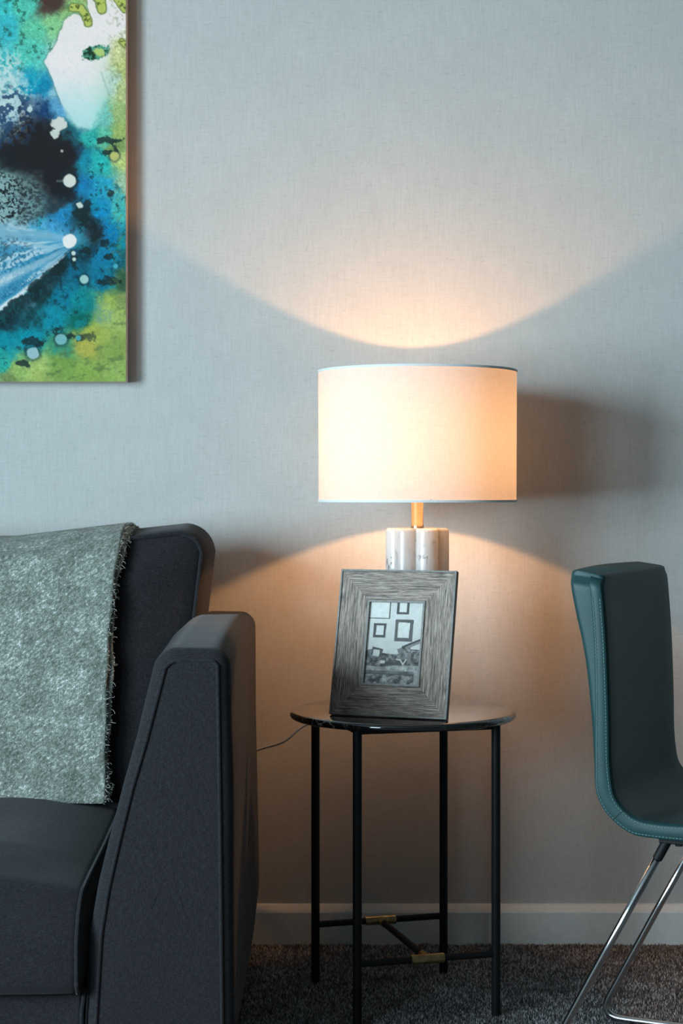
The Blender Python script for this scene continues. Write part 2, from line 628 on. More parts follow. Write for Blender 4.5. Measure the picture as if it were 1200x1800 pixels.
# ------------------------------------------------------------------ noise on arrays (for painted prints)
def _hash(ix, iy, seed):
    h = (ix.astype(np.int64) * 374761393 + iy.astype(np.int64) * 668265263 + seed * 974711) & 0x7fffffff
    h = ((h ^ (h >> 13)) * 1274126177) & 0x7fffffff
    h = (h ^ (h >> 16)) & 0xffff
    return h / 65535.0


def vnoise(x, y, seed=0):
    ix, iy = np.floor(x), np.floor(y)
    fx, fy = x - ix, y - iy
    fx, fy = fx * fx * (3 - 2 * fx), fy * fy * (3 - 2 * fy)
    a, b = _hash(ix, iy, seed), _hash(ix + 1, iy, seed)
    c, d = _hash(ix, iy + 1, seed), _hash(ix + 1, iy + 1, seed)
    return (a * (1 - fx) + b * fx) * (1 - fy) + (c * (1 - fx) + d * fx) * fy


def fbm(x, y, sc, octv=4, seed=0, gain=.55):
    s, amp, tot = 0, 1.0, 0
    for o in range(octv):
        s = s + amp * vnoise(x / sc * 2 ** o + 17.3 * o, y / sc * 2 ** o - 9.1 * o, seed + o)
        tot += amp
        amp *= gain
    return s / tot


def lin(c):
    c = np.asarray(c, float) / 255
    return np.where(c <= .04045, c / 12.92, ((c + .055) / 1.055) ** 2.4)


def sstep(a, b, x):
    t = np.clip((x - a) / (b - a), 0, 1)
    return t * t * (3 - 2 * t)


def poly_sd(x, y, poly):
    """signed distance to a polygon, positive inside."""
    P = np.array(poly, float)
    d = np.full(x.shape, 1e9)
    ins = np.zeros(x.shape, bool)
    for i in range(len(P)):
        ax, ay = P[i - 1]
        bx, by = P[i]
        ex, ey = bx - ax, by - ay
        t = np.clip(((x - ax) * ex + (y - ay) * ey) / (ex * ex + ey * ey + 1e-9), 0, 1)
        d = np.minimum(d, np.hypot(x - ax - t * ex, y - ay - t * ey))
        ins ^= ((ay > y) != (by > y)) & (x < ex * (y - ay) / (ey if abs(ey) > 1e-9 else 1e-9) + ax)
    return np.where(ins, d, -d)


build_room()


# ------------------------------------------------------------------ abstract canvas
def paint_canvas(x, y):
    """colours (sRGB 0-255) of the poured-ink canvas. x, y in print units, origin at the lower right corner region."""
    ctl = [(0, 10, 60, 190, 198), (40, 10, 78, 192, 178), (92, 4, 72, 62, 58), (130, 15, 132, 188, 122), (175, 5, 185, 196, 112), (215, 5, 160, 184, 112),
           (-60, 20, 50, 170, 190), (-80, 120, 60, 150, 180),
           (10, 50, 55, 180, 198), (60, 50, 92, 197, 168), (100, 45, 128, 202, 148), (150, 45, 218, 228, 232), (200, 40, 222, 230, 232),
           (8, 95, 72, 190, 200), (50, 100, 76, 198, 186), (75, 110, 88, 192, 186), (110, 110, 218, 230, 236), (205, 90, 190, 208, 155), (220, 120, 172, 196, 132),
           (8, 140, 118, 190, 205), (50, 142, 20, 152, 188), (75, 150, 15, 132, 178), (98, 155, 130, 190, 215), (190, 150, 168, 208, 202), (216, 160, 166, 196, 142),
           (10, 195, 58, 110, 150), (48, 205, 42, 58, 78), (80, 190, 22, 62, 108), (105, 190, 84, 160, 205), (145, 205, 160, 216, 222), (180, 205, 100, 188, 185), (216, 200, 142, 180, 122),
           (12, 232, 50, 82, 112), (60, 240, 34, 37, 44), (130, 228, 28, 108, 128), (160, 242, 42, 172, 172), (190, 250, 84, 186, 164), (216, 235, 140, 174, 106),
           (18, 272, 26, 40, 44), (70, 282, 24, 27, 32), (118, 275, 26, 28, 36), (140, 262, 30, 70, 100), (152, 272, 22, 138, 168), (182, 285, 36, 172, 178), (205, 262, 110, 150, 90), (212, 285, 168, 198, 128),
           (12, 322, 118, 160, 165), (58, 322, 72, 98, 104), (98, 322, 28, 30, 36), (152, 325, 22, 122, 182), (182, 325, 36, 160, 200), (214, 325, 142, 192, 166), (112, 345, 26, 38, 50),
           (18, 362, 118, 168, 178), (60, 362, 84, 126, 136), (98, 358, 40, 60, 70), (112, 378, 34, 132, 188), (146, 378, 28, 66, 78), (180, 368, 16, 134, 194), (212, 365, 60, 172, 178),
           (18, 398, 152, 192, 212), (70, 402, 78, 165, 208), (100, 410, 60, 150, 200), (166, 408, 28, 44, 54), (195, 412, 12, 124, 184), (216, 420, 24, 132, 150),
           (18, 442, 120, 176, 208), (70, 442, 40, 132, 178), (115, 442, 26, 112, 158), (150, 440, 20, 62, 80), (190, 452, 16, 120, 168), (216, 452, 28, 92, 100),
           (18, 482, 150, 200, 222), (68, 470, 118, 180, 212), (100, 474, 26, 52, 62), (132, 482, 14, 98, 130), (180, 492, 14, 112, 150), (216, 500, 48, 92, 70),
           (10, 532, 98, 170, 202), (40, 518, 92, 152, 184), (72, 518, 22, 56, 60), (108, 520, 10, 112, 145), (140, 530, 12, 130, 142), (190, 530, 142, 176, 86), (216, 522, 122, 152, 92),
           (18, 568, 18, 56, 70), (58, 556, 18, 74, 86), (92, 560, 10, 130, 158), (142, 560, 8, 100, 96), (166, 582, 152, 176, 84), (216, 570, 152, 186, 112),
           (8, 600, 8, 128, 150), (50, 592, 8, 140, 165), (110, 612, 60, 150, 120), (150, 604, 168, 166, 78), (200, 612, 116, 152, 82),
           (5, 638, 40, 166, 160), (30, 654, 132, 176, 102), (70, 650, 152, 186, 112), (110, 645, 102, 150, 78), (150, 650, 120, 164, 82), (216, 652, 132, 176, 102), (20, 668, 110, 140, 90),
           (-70, 300, 30, 60, 80), (-80, 420, 60, 140, 180), (-80, 540, 20, 110, 140), (-70, 640, 90, 160, 130), (-200, 200, 40, 130, 160), (-260, 480, 30, 110, 120),
           (-400, 100, 130, 180, 120), (-420, 560, 140, 170, 90), (-300, -150, 60, 170, 180), (60, -120, 90, 180, 150), (200, -150, 170, 190, 110)]
    wx = x + 30 * (fbm(x, y, 30, 5, 1) - .5) + 7 * (fbm(x, y, 6, 3, 2) - .5)
    wy = y + 30 * (fbm(x, y, 30, 5, 3) - .5) + 7 * (fbm(x, y, 6, 3, 4) - .5)
    num = np.zeros(x.shape + (3,))
    den = np.zeros(x.shape)
    for cx, cy, r, gg, b in ctl:
        d2 = (wx - cx) ** 2 + (wy - cy) ** 2
        w = 1.0 / (d2 + 25) ** 2.1
        num += w[..., None] * np.array([r, gg, b], float)
        den += w
    c = num / den[..., None]

    def over(mask, col):
        nonlocal c
        c = c * (1 - mask[..., None]) + np.asarray(col, float) * mask[..., None]

    n3, n6, n12 = fbm(x, y, 3.2, 2, 21), fbm(x, y, 6, 3, 22), fbm(x, y, 14, 4, 23)
    bump = fbm(x, y, 11, 5, 40, .62) - .5
    # ink granulation
    c *= (1 + .26 * (fbm(x, y, 1.8, 2, 20) - .5) + .20 * (n3 - .5) + .22 * (n6 - .5))[..., None]
    # blotchy dark flecks within the teal zones
    teal = sstep(20, 70, c[..., 2] - c[..., 0])
    over(sstep(.60, .68, fbm(x, y, 9, 5, 30, .65)) * .6 * teal * sstep(215, 300, y), (14, 46, 56))
    over(sstep(.56, .72, fbm(x, y, 24, 5, 33, .65)) * .45 * teal * sstep(215, 300, y), (18, 150, 176))
    over(sstep(.62, .70, fbm(x, y, 10, 5, 31, .65)) * .6 * (teal + sstep(20, 60, c[..., 1] - c[..., 0])).clip(0, 1) * (y < 125) * (x < 130), (30, 86, 72))
    # pale pool with a crisp edge on one side and a soft one on the other
    sd = poly_sd(x + 5 * bump, y + 5 * bump, [(78, 109), (84, 97), (95, 84), (104, 62), (112, 38), (120, 27), (131, 23), (141, 26), (148, 38), (156, 46), (162, 40),
                                              (160, 26), (154, 10), (156, -30), (240, -30), (240, 30), (214, 52), (200, 72), (196, 110), (196, 160), (184, 196), (160, 222), (138, 226),
                                              (118, 204), (107, 178), (100, 158), (92, 136), (85, 120)])
    soft = 1 + 16 * sstep(135, 215, x) * sstep(40, 80, y) + 14 * sstep(170, 225, y)
    m = sstep(-.6, 1.0, sd / soft)
    over(sstep(-5, -1, sd) * (1 - m) * .5 * (soft < 3), (96, 138, 140))
    pool = np.array([224, 230, 238.]) - sstep(110, 225, y)[..., None] * np.array([58, 8, 8.]) - (sstep(150, 205, x) * sstep(50, 130, y))[..., None] * np.array([34, 10, 26.])
    c = c * (1 - m[..., None] * .96) + pool * m[..., None] * .96
    over(sstep(.55, .8, n3) * .18 * m, (168, 196, 204))
    over(sstep(.45, .75, n12) * .16 * m * sstep(80, 200, y), (150, 205, 214))
    over(np.exp(-((x - 185 - (y - 145) * .35) / 1.6) ** 2) * ((y > 125) & (y < 168)) * .4, (120, 160, 165))
    # fingers running into the pool and the island
    for pts, wd in (([(128, 12), (142, 14), (152, 26), (156, 40)], 8), ([(172, -6), (178, 4), (180, 15)], 9), ([(208, -6), (214, 4), (219, 12)], 10), ([(214, 72), (219, 76), (226, 80)], 6)):
        d = np.full(x.shape, 1e9)
        for (ax, ay), (bx, by) in zip(pts[:-1], pts[1:]):
            ex, ey = bx - ax, by - ay
            t = np.clip(((x - ax) * ex + (y - ay) * ey) / (ex * ex + ey * ey), 0, 1)
            d = np.minimum(d, np.hypot(x - ax - t * ex, y - ay - t * ey))
        d = d + 6 * bump
        over(sstep(wd + 1, wd - 1, d), (110, 138, 86))
        over(sstep(wd - 1.5, wd - 3.5, d), (172, 196, 104))
        over(sstep(wd - 2, wd - 4, d) * sstep(.56, .64, n6), (84, 104, 52))
    e = np.hypot((x - 170) / 26, (y - 92 + (x - 170) * .18) / 13) + 1.0 * bump
    over(sstep(1.02, .9, e) * .95, (70, 150, 130))
    over(sstep(.95, .85, e) * sstep(.44, .54, n12), (26, 58, 44))
    over(sstep(1, .7, np.hypot((x - 177) / 12, (y - 92) / 10) + 1.4 * bump), (166, 204, 126))
    # dark brown patch at the top edge
    over(sstep(1, .5, np.hypot((x - 88) / 24, (y - 2) / 13) + 1.2 * bump) * .9, (70, 56, 52))
    # black pool
    e = np.hypot((x - 70) / 78, (y - 262) / 58) + .7 * bump
    over(sstep(1.05, .6, e) * .92, (30, 33, 39))
    e = np.hypot((x - 105) / 42, (y - 315) / 40) + .7 * bump
    over(sstep(1.05, .6, e) * .85, (30, 33, 40))
    # foam speckle on the left
    reg = sstep(62, 22, x + 18 * bump) * sstep(70, 110, y) * sstep(262, 190, y)
    over(sstep(.50, .56, fbm(x, y, 4.6, 3, 50) + .10 * (reg - .6)) * reg * .8, (188, 220, 224))
    reg2 = sstep(60, 20, np.hypot((x - 18) * .8, y - 172) + 18 * bump)
    over(sstep(.42, .50, fbm(x, y, 7, 3, 51)) * reg2 * .75, (178, 216, 226))
    over(sstep(.55, .6, fbm(x, y, 10, 3, 52)) * sstep(70, 40, np.hypot(x - 8, y - 205)) * .85, (36, 66, 104))
    # black granules on grey
    reg = sstep(1.0, .66, np.hypot((x + 4) / 106, (y - 350) / 56) + .6 * bump)
    over(reg * (.30 + .32 * sstep(80, 10, x)), (128, 168, 174))
    gran = fbm(x, y, 3.3, 3, 55, .6)
    over(sstep(.50, .57, gran) * reg * .92 * sstep(100, 20, x), (22, 32, 36))
    over(sstep(.47, .60, fbm(x * .8 + y * .6, y * 1.7 - x * .5, 4.6, 3, 56)) * reg * .7 * sstep(5, 60, x), (34, 46, 52))
    # fan of pale strokes sweeping from the large dot, bending down
    sx = np.clip((128 - x) / 128, 0.001, 4)
    yu, yl = 420 - 26 * sx ** .7, 430 + 116 * sx ** .86
    q = (y - yu + 5 * bump) / (yl - yu + 4)
    fan = sstep(-.05, .06, q) * sstep(1.02, .97, q) * sstep(0, .10, sx)
    st1 = fbm(q * 60 + 3 * fbm(x, y, 30, 2, 63), sx * 9 + q * 3, 5.0, 4, 60, .6)
    st2 = fbm(q * 110, sx * 16, 4.0, 3, 61, .6)
    spk = fbm(x, y, 3.4, 3, 62, .65)
    c = c * (1 - .75 * fan[..., None]) + .75 * fan[..., None] * (np.array([58, 146, 190.]) + (st1 - .5)[..., None] * 60)
    top_ = sstep(.34, .08, q) * fan
    over(top_ * .55, (154, 194, 214))
    over(fan * sstep(.46, .62, st1) * (.45 + .4 * sstep(.05, .6, sx)), (182, 212, 228))
    over(fan * sstep(.50, .60, spk + .25 * (st2 - .5)) * sstep(.25, .45, q) * sstep(.92, .6, q) * sstep(.25, .6, sx) * .75, (20, 104, 148))
    over(fan * sstep(.52, .60, spk) * sstep(.10, .2, q) * sstep(.5, .3, q) * sstep(.45, .8, sx) * .6, (48, 70, 84))
    over(fan * sstep(.55, .62, q) * sstep(.76, .68, q) * sstep(.05, .25, sx) * (.55 + .5 * (st2 - .5)), (168, 202, 222))
    over(fan * sstep(.79, .82, q) * sstep(.90, .86, q) * sstep(.3, .5, sx) * .6 * sstep(.40, .56, spk), (22, 92, 136))
    over(fan * sstep(.90, .94, q) * .8 * sstep(.30, .5, st2 + .1), (206, 226, 236))
    over(np.exp(-((np.hypot((x - 118) / 40, (y - 420) / 15)) ** 2)) * .45, (120, 190, 226))
    # dark diagonal band under the fan
    below = (y - yl) + 26 * bump
    band = sstep(-2, 3, below) * sstep(44, 22, below) * sstep(0, .12, sx) * (y < 600)
    over(band * .86 * sstep(.30, .50, fbm(x, y, 16, 5, 64, .62) + .06), (18, 42, 48))
    over(band * sstep(.54, .64, n6) * .5, (22, 92, 104))
    # dark cluster near the middle right
    for cx, cy, ax, ay in ((168, 405, 13, 22), (146, 372, 14, 24), (152, 440, 22, 9), (184, 428, 8, 8), (130, 456, 10, 12), (146, 592, 26, 8), (100, 582, 10, 8), (58, 600, 16, 8), (40, 640, 12, 6), (192, 452, 14, 6),
                           (194, 246, 30, 5), (188, 268, 10, 5), (204, 262, 5, 12), (194, 338, 6, 9), (200, 495, 22, 9)):
        e = np.hypot((x - cx) / ax, (y - cy) / ay) + 3.0 * bump
        over(sstep(1.1, .75, e) * .8, (22, 40, 46))
    # olive veils along the lower right
    ol = sstep(0, 26, (x - 165) * .62 + (y - 560) * .78 + 40 * bump) * sstep(470, 540, y)
    c = c * (1 - .35 * ol[..., None]) + (np.array([138, 172, 92.]) + 46 * (n12[..., None] - .5) * np.array([1, .9, .8])) * .35 * ol[..., None]
    over(ol * sstep(.56, .72, fbm(x + y * .5, y * 1.8, 16, 5, 70, .62)) * .55, (74, 108, 70))
    over(sstep(24, 6, np.hypot(x - 182, (y - 552) * .75)) * sstep(.48, .58, fbm(x, y, 3.4, 2, 71)) * .7, (86, 142, 150))
    over(sstep(24, 12, np.hypot(x - 183, (y - 552) * .75)) * .3, (150, 186, 140))
    over(sstep(.60, .72, fbm(x, y, 4.5, 2, 72)) * .35 * sstep(175, 205, x), (104, 132, 84))
    # drops
    for cx, cy, r, col in ((123, 317.5, 11.5, (202, 222, 222)), (123.5, 424, 12.5, (224, 234, 238)), (149, 491, 7.5, (150, 204, 206)), (58, 621, 11, (150, 198, 212)), (108, 597, 10, (118, 188, 200)),
                           (141, 360, 6.5, (190, 220, 218)), (104, 218, 13, (198, 214, 216)), (98, 234, 8.5, (188, 212, 212)), (109.5, 265, 2.5, (168, 186, 188)), (130, 445, 4, (190, 220, 222)), (131, 456, 3.5, (190, 220, 214)),
                           (138, 594, 5, (70, 170, 185)), (204, 468, 4.5, (70, 170, 200)), (202, 274, 8, (172, 190, 118)), (53, 192, 4.5, (176, 212, 220))):
        e = np.hypot(x - cx, y - cy) + (r * .30 + 1.2) * bump * (3.2 if cy < 250 or 355 < cy < 365 else 1)
        over(sstep(r * 1.8, r, e) * .5 * (r > 6) * (cy > 250) * (cy != 424), (20, 46, 56))
        over(sstep(r + 1.0, r - 1.4, e) * .95, np.array(col) if cy < 590 else np.array(col) * .97)
        over(sstep(r, r * .4, e) * sstep(.5, .65, n3) * .35 * (cy > 590), (90, 150, 168))
    over(np.exp(-((y - 318) / 1.8) ** 2) * ((x > 100) & (x < 113)) * .5, (120, 160, 160))
    return np.clip(c, 0, 255)


def build_canvas():
    s = 3.64 / 3060                         # one print unit on the canvas face, in metres
    front = WALL_Y - 0.044
    xr, zb, W, H = -0.4515, 1.1915, 0.82, 1.06
    u = np.concatenate([np.linspace(222 - W / s, -50, 40), np.arange(-48.8, 222, 1.15), [222.0]])
    v = np.concatenate([np.linspace(671 - H / s, -24, 24), np.arange(-22.8, 671, 1.15), [671.0]])
    U, V = np.meshgrid(u, v)
    C = np.clip(lin(paint_canvas(U, V)) * np.array([1.24, .94, .80]), 0, .95)      # pigment under neutral light
    top = empty('abstract_canvas', (xr - W / 2, WALL_Y, zb), label='unframed canvas print of poured turquoise, black and olive inks on the wall', cat='painting')
    X = (U - 222) * s + W / 2
    Z = (671 - V) * s
    verts = np.stack([X, np.full(X.shape, front - WALL_Y), Z], -1).reshape(-1, 3)
    nu, nv = len(u), len(v)
    idx = np.arange(nu * nv).reshape(nv, nu)
    q = np.stack([idx[:-1, :-1], idx[1:, :-1], idx[1:, 1:], idx[:-1, 1:]], -1).reshape(-1, 4)
    np_mesh('canvas_face', verts, q, M['canvas_paint'], top, C.reshape(-1, 3))
    o = mesh_obj('stretcher_edge', *box(-W / 2, W / 2, front - WALL_Y + .0006, -.004, 0, H), M['canvas_side'], top, smooth=False)
    bevel(o, .0015, 2)


build_canvas()


# ------------------------------------------------------------------ sofa
SOFA_L = -2.02
ARM_Y0, ARM_Y1 = 2.745, 3.60


def quarter(r, y, sgn=1, n=5):
    """(inset, depth) pairs for a rounded edge: from the face to the full outline."""
    pr = [(r * (1 - math.sin(a)), y + sgn * r * (1 - math.cos(a))) for a in [math.pi / 2 * k / n for k in range(n + 1)]]
    return pr if sgn > 0 else pr[::-1]


def build_sofa():
    top = empty('sofa', ((SOFA_L - 0.17) / 2, 3.2, 0), label='charcoal fabric sofa with slanted arm and dark piping', cat='sofa')
    ox, oy = top.location.x, top.location.y
    L = lambda vf: ([(v[0] - ox, v[1] - oy, v[2]) for v in vf[0]], vf[1])

    def part(name, vf, mat, parent=top, **k):
        return mesh_obj(name, *L(vf), mat, parent, **k)

    # arms: slanted inner side, upright outer side
    arm = [(-.168, .080), (-.172, .45), (-.176, .712), (-.290, .714), (-.326, .575), (-.348, .50), (-.369, .415), (-.386, .34), (-.398, .266), (-.409, .080)]
    ol = resample(round_poly(arm, [.012, .25, .024, .032, .2, .2, .2, .2, .2, .012]), .008)
    for side in (0, 1):
        mir = (lambda x: x) if side == 0 else (lambda x: SOFA_L - .17 - x)
        fl = lambda a, b, w: (mir(a + .006 * math.exp(-((b - .5) / .12) ** 2) * math.sin((w - 2.7) * 7)), w, b + (.012 * math.sin(math.pi * min(1, max(0, (w - ARM_Y0) / .9))) if b > .6 else 0) + .068 * max(0, (w - ARM_Y0) / .855) * max(0, 1 - (b - .08) / .25))
        prof = quarter(.021, ARM_Y0) + [(0, ARM_Y0 + .12), (-.003, ARM_Y0 + .3), (-.003, ARM_Y0 + .55)] + quarter(.045, ARM_Y1, -1)
        a = part('arm', cushion(ol, fl, prof, .0012, .002), M['sofa'])
        pin = inset2(ol, .0195)
        keep = [(mir(x), ARM_Y0 - .0005, z) for x, z in pin]
        mesh_obj('piping', *L(tube(keep, .0030, 8, closed=True)), M['sofa'], a)

    # front rail below the seat
    rail = part('front_rail', box(SOFA_L - .17 + .410, -.4105, 2.752, 2.80, .090, .166), M['sofa'], smooth=False)
    bevel(rail, .006)
    seam = part('rail_seam', tube([(-.4095, 2.748, .090), (-.4095, 2.747, .140), (-.405, 2.747, .176)], .0034, 8), M['sofa'])
    base = part('seat_deck', box(SOFA_L - .17 + .41, -.41, 2.80, 3.645, .118, .166), M['sofa'], smooth=False)
    back = part('back_frame', box(SOFA_L + .10, -.30, 3.645, 3.682, .118, .80), M['sofa'], smooth=False)
    bevel(back, .02)

    mid = (SOFA_L - .17) / 2
    for side in (0, 1):
        mir = (lambda x: x) if side == 0 else (lambda x: 2 * mid - x)
        # seat cushion: side outline with a rolled front, lofted across the seat
        xo = -.413
        so = [(2.722, .170), (3.295, .170), (3.295, .372), (3.05, .346), (2.86, .332), (2.722, .318)]
        po = resample(round_poly(so, [.018, .02, .03, .3, .3, .085], 8), .010)
        Wd = -(mid + .004 - xo)

        def seat_at(a, b, w):
            f = min(1, max(0, min(w, Wd - w) / .17))
            up = min(1, max(0, (b - .20) / .12))
            cr = .038 * math.sin(f * math.pi / 2) * up * (.35 + .65 * min(1, max(0, (a - 2.72) / .2)))
            fr = -.010 * math.sin(f * math.pi / 2) * min(1, max(0, (2.84 - a) / .12)) ** 1.5
            return (mir(xo - w), a + fr, b + cr)
        pr = [(.006, -.001), (.001, .004), (0, .012), (0, .05), (0, .09), (0, .13), (0, .17)]
        pr += [(0, Wd / 2)] + [(i, Wd - w) for i, w in pr[::-1]]
        c = part('seat_cushion', cushion(po, seat_at, pr, .006, .006), M['sofa'], angle=60)
        pin = inset2(po, .0015)
        for w in (.001, Wd - .001):
            mesh_obj('piping', *L(tube([seat_at(y, z, w) for y, z in pin], .0040, 8, closed=True)), M['sofa'], c)
        # back cushion: upright, leaning a little
        bo = [(mid + .004, .345), (-.312, .345), (-.286, .60), (-.254, .894), (-.42, .876), (-.60, .860), (mid + .004, .856)]
        bp = resample(round_poly(bo, [.03, .03, .3, .040, .3, .3, .05]), .010)

        def back_at(a, b, w):
            return (mir(a), w + .11 * (b - .40), b)
        y0 = 3.262
        pr = [(.016, y0 - .004), (.008, y0 + .002), (.002, y0 + .010), (-.004, y0 + .05), (-.010, y0 + .10), (-.010, y0 + .14), (-.006, y0 + .19), (.002, y0 + .24), (.016, y0 + .28), (.045, y0 + .30)]
        c = part('back_cushion', cushion(bp, back_at, pr, .044, .005), M['sofa'])
        pin = inset2(bp, .006)
        mesh_obj('piping', *L(tube([back_at(x, z, y0 - .002) for x, z in pin], .0042, 8, closed=True)), M['sofa'], c)
    for x in (-.25, SOFA_L + .08):
        for y in (2.82, 3.52):
            mesh_obj('leg', *L(lathe([(.016, 0), (.018, .004), (.024, .11), (.024, .16)], 16, (x, y, 0))), M['black'], top)


build_sofa()


# ------------------------------------------------------------------ throw
def build_throw():
    top = empty('throw_blanket', (-.70, 3.22, .392), label='sage green woven wool throw draped over the sofa backrest', cat='blanket')
    off = np.array([-.70, 3.22, .392])

    def path(layer):
        d = .0 if layer == 0 else .008
        b = .392 + (0 if layer == 0 else .004)
        pts = [(3.200, b), (3.197, b + .06), (3.207, .55), (3.222, .68), (3.244, .79), (3.266, .845), (3.295, .874), (3.335, .890), (3.39, .897), (3.47, .896), (3.555, .882), (3.612, .845), (3.630, .76), (3.632, .64)]
        out = []
        for y, z in pts:
            k = 1 if z < .84 else .55
            out.append((y + d * k if y < 3.4 else y - d * .2, z - (d * .9 if z >= .84 else 0)))
        p = catmull([(0, y, z) for y, z in out], 10)
        return [(q.y, q.z) for q in p]

    def right_x(z, y, layer):
        t = (z - .392) / .5
        if y > 3.38:
            t = 1.0
        x = -.434 + .004 * t + .016 * max(0, (t - .45) / .55) ** 1.6
        return x + (.0 if layer == 0 else .0065 + .003 * math.sin(z * 23)) + .0012 * math.sin(z * 61 + layer)

    edges = []
    for layer in (0, 1):
        P = path(layer)
        NX = 64
        V, Fc = [], []
        for i, (y, z) in enumerate(P):
            xr = right_x(z, y, layer)
            for j in range(NX + 1):
                x = xr + (-1.02 - xr) * (j / NX) ** 1.15
                dz = 0
                if z > .84:
                    dz = -.026 * min(1, max(0, (-.42 - x) / .22)) * min(1, (z - .84) / .03)
                wob = .0028 * math.sin(x * 31 + z * 7) + .002 * math.sin(x * 13 - z * 19)
                V.append(np.array([x, y - abs(wob) * (1 if layer == 0 else 0), z + dz + (.004 * math.sin(x * 17) if i < 6 else 0) * (1 if i == 0 else .5)]) - off)
        n = NX + 1
        for i in range(len(P) - 1):
            for j in range(NX):
                Fc.append((i * n + j, i * n + j + 1, (i + 1) * n + j + 1, (i + 1) * n + j))
        o = mesh_obj('woven_layer', V, Fc, M['throw'], top, angle=180)
        m = o.modifiers.new('thickness', 'SOLIDIFY')
        m.thickness = .0050
        m.offset = 0
        edges.append([V[i * n] for i in range(0, 90)])
    # frayed fibres along the open edges
    vs, fs = [], []
    for layer, E in enumerate(edges):
        for k in range(420):
            i = random.uniform(0, len(E) - 1.01)
            p = E[int(i)] + (E[int(i) + 1] - E[int(i)]) * (i % 1)
            p = Vector(p) + Vector((-.002, random.uniform(-.0022, .0022), 0))
            ln = random.choice((.004, .005, .006, .007, .012)) * random.uniform(.7, 1.2)
            d = Vector((1, random.uniform(-.6, .3), random.uniform(-.7, .7))).normalized()
            curl = Vector((random.uniform(-.5, .1), random.uniform(-.4, .4), random.uniform(-.8, .5)))
            pts = [p, p + d * ln * .5, p + d * ln * .8 + curl * ln * .35, p + d * ln * .9 + curl * ln * .7]
            v, f = tube(pts, [.0007, .0006, .0005, .0003], 3)
            b = len(vs)
            vs += v
            fs += [tuple(q + b for q in ff) for ff in f]
    o = mesh_obj('frayed_edge', vs, fs, M['thread'], top)
    tag(o, kind='stuff')


build_throw()


# ------------------------------------------------------------------ side table
TBL = (0.1155, 3.283)
TBL_H = 0.55


def build_table():
    yaw = math.radians(15.5)
    top = empty('side_table', (TBL[0], TBL[1], 0), (0, 0, yaw), label='round black marble side table on four thin black legs', cat='table')
    R = .2135
    pr = [(.0, TBL_H), (R - .007, TBL_H), (R - .0035, TBL_H - .0012), (R - .0008, TBL_H - .004), (R, TBL_H - .0075), (R - .0008, TBL_H - .011), (R - .004, TBL_H - .0142), (R - .010, TBL_H - .015), (0, TBL_H - .015)]
    mesh_obj('table_top', *lathe(pr, 96), M['black_marble'], top, angle=60)
    hx, hy = .1315, .1475
    zr = .118
    for sx in (-1, 1):
        for sy in (-1, 1):
            c = (sx * hx, sy * hy, 0)
            lg = mesh_obj('leg', *lathe([(.0078, .002), (.0082, .004), (.0082, TBL_H - .0145)], 20, c), M['black'], top, angle=60)
            mesh_obj('foot_glide', *lathe([(.0068, 0), (.0068, .003)], 16, c), M['rubber'], lg)
    # ring under the top
    rg = [(hx * a, hy * b, TBL_H - .0185) for a, b in ((-1, -1), (1, -1), (1, 1), (-1, 1))]
    mesh_obj('top_frame', *merge(*[tube([rg[i], rg[(i + 1) % 4]], .0045, 8) for i in range(4)]), M['black'], top)
    for sy in (-1, 1):
        st = mesh_obj('stretcher', *tube([(-hx, sy * hy, zr), (hx, sy * hy, zr)], .0062, 14), M['black'], top)
        mesh_obj('brass_sleeve', *tube([(-.031, sy * hy, zr), (.031, sy * hy, zr)], .0088, 18), M['aged_brass'], st)['label'] = 'brass sleeve'
        mesh_obj('brass_socket', *tube([(0, sy * hy, zr), (0, sy * (hy - .030), zr)], .0080, 16), M['aged_brass'], st)['label'] = 'brass socket'
    mesh_obj('cross_stretcher', *tube([(0, -hy + .02, zr), (0, hy - .02, zr)], .0062, 14), M['black'], top)


build_table()


# ------------------------------------------------------------------ lamp
LAMP = (0.148, 3.40)


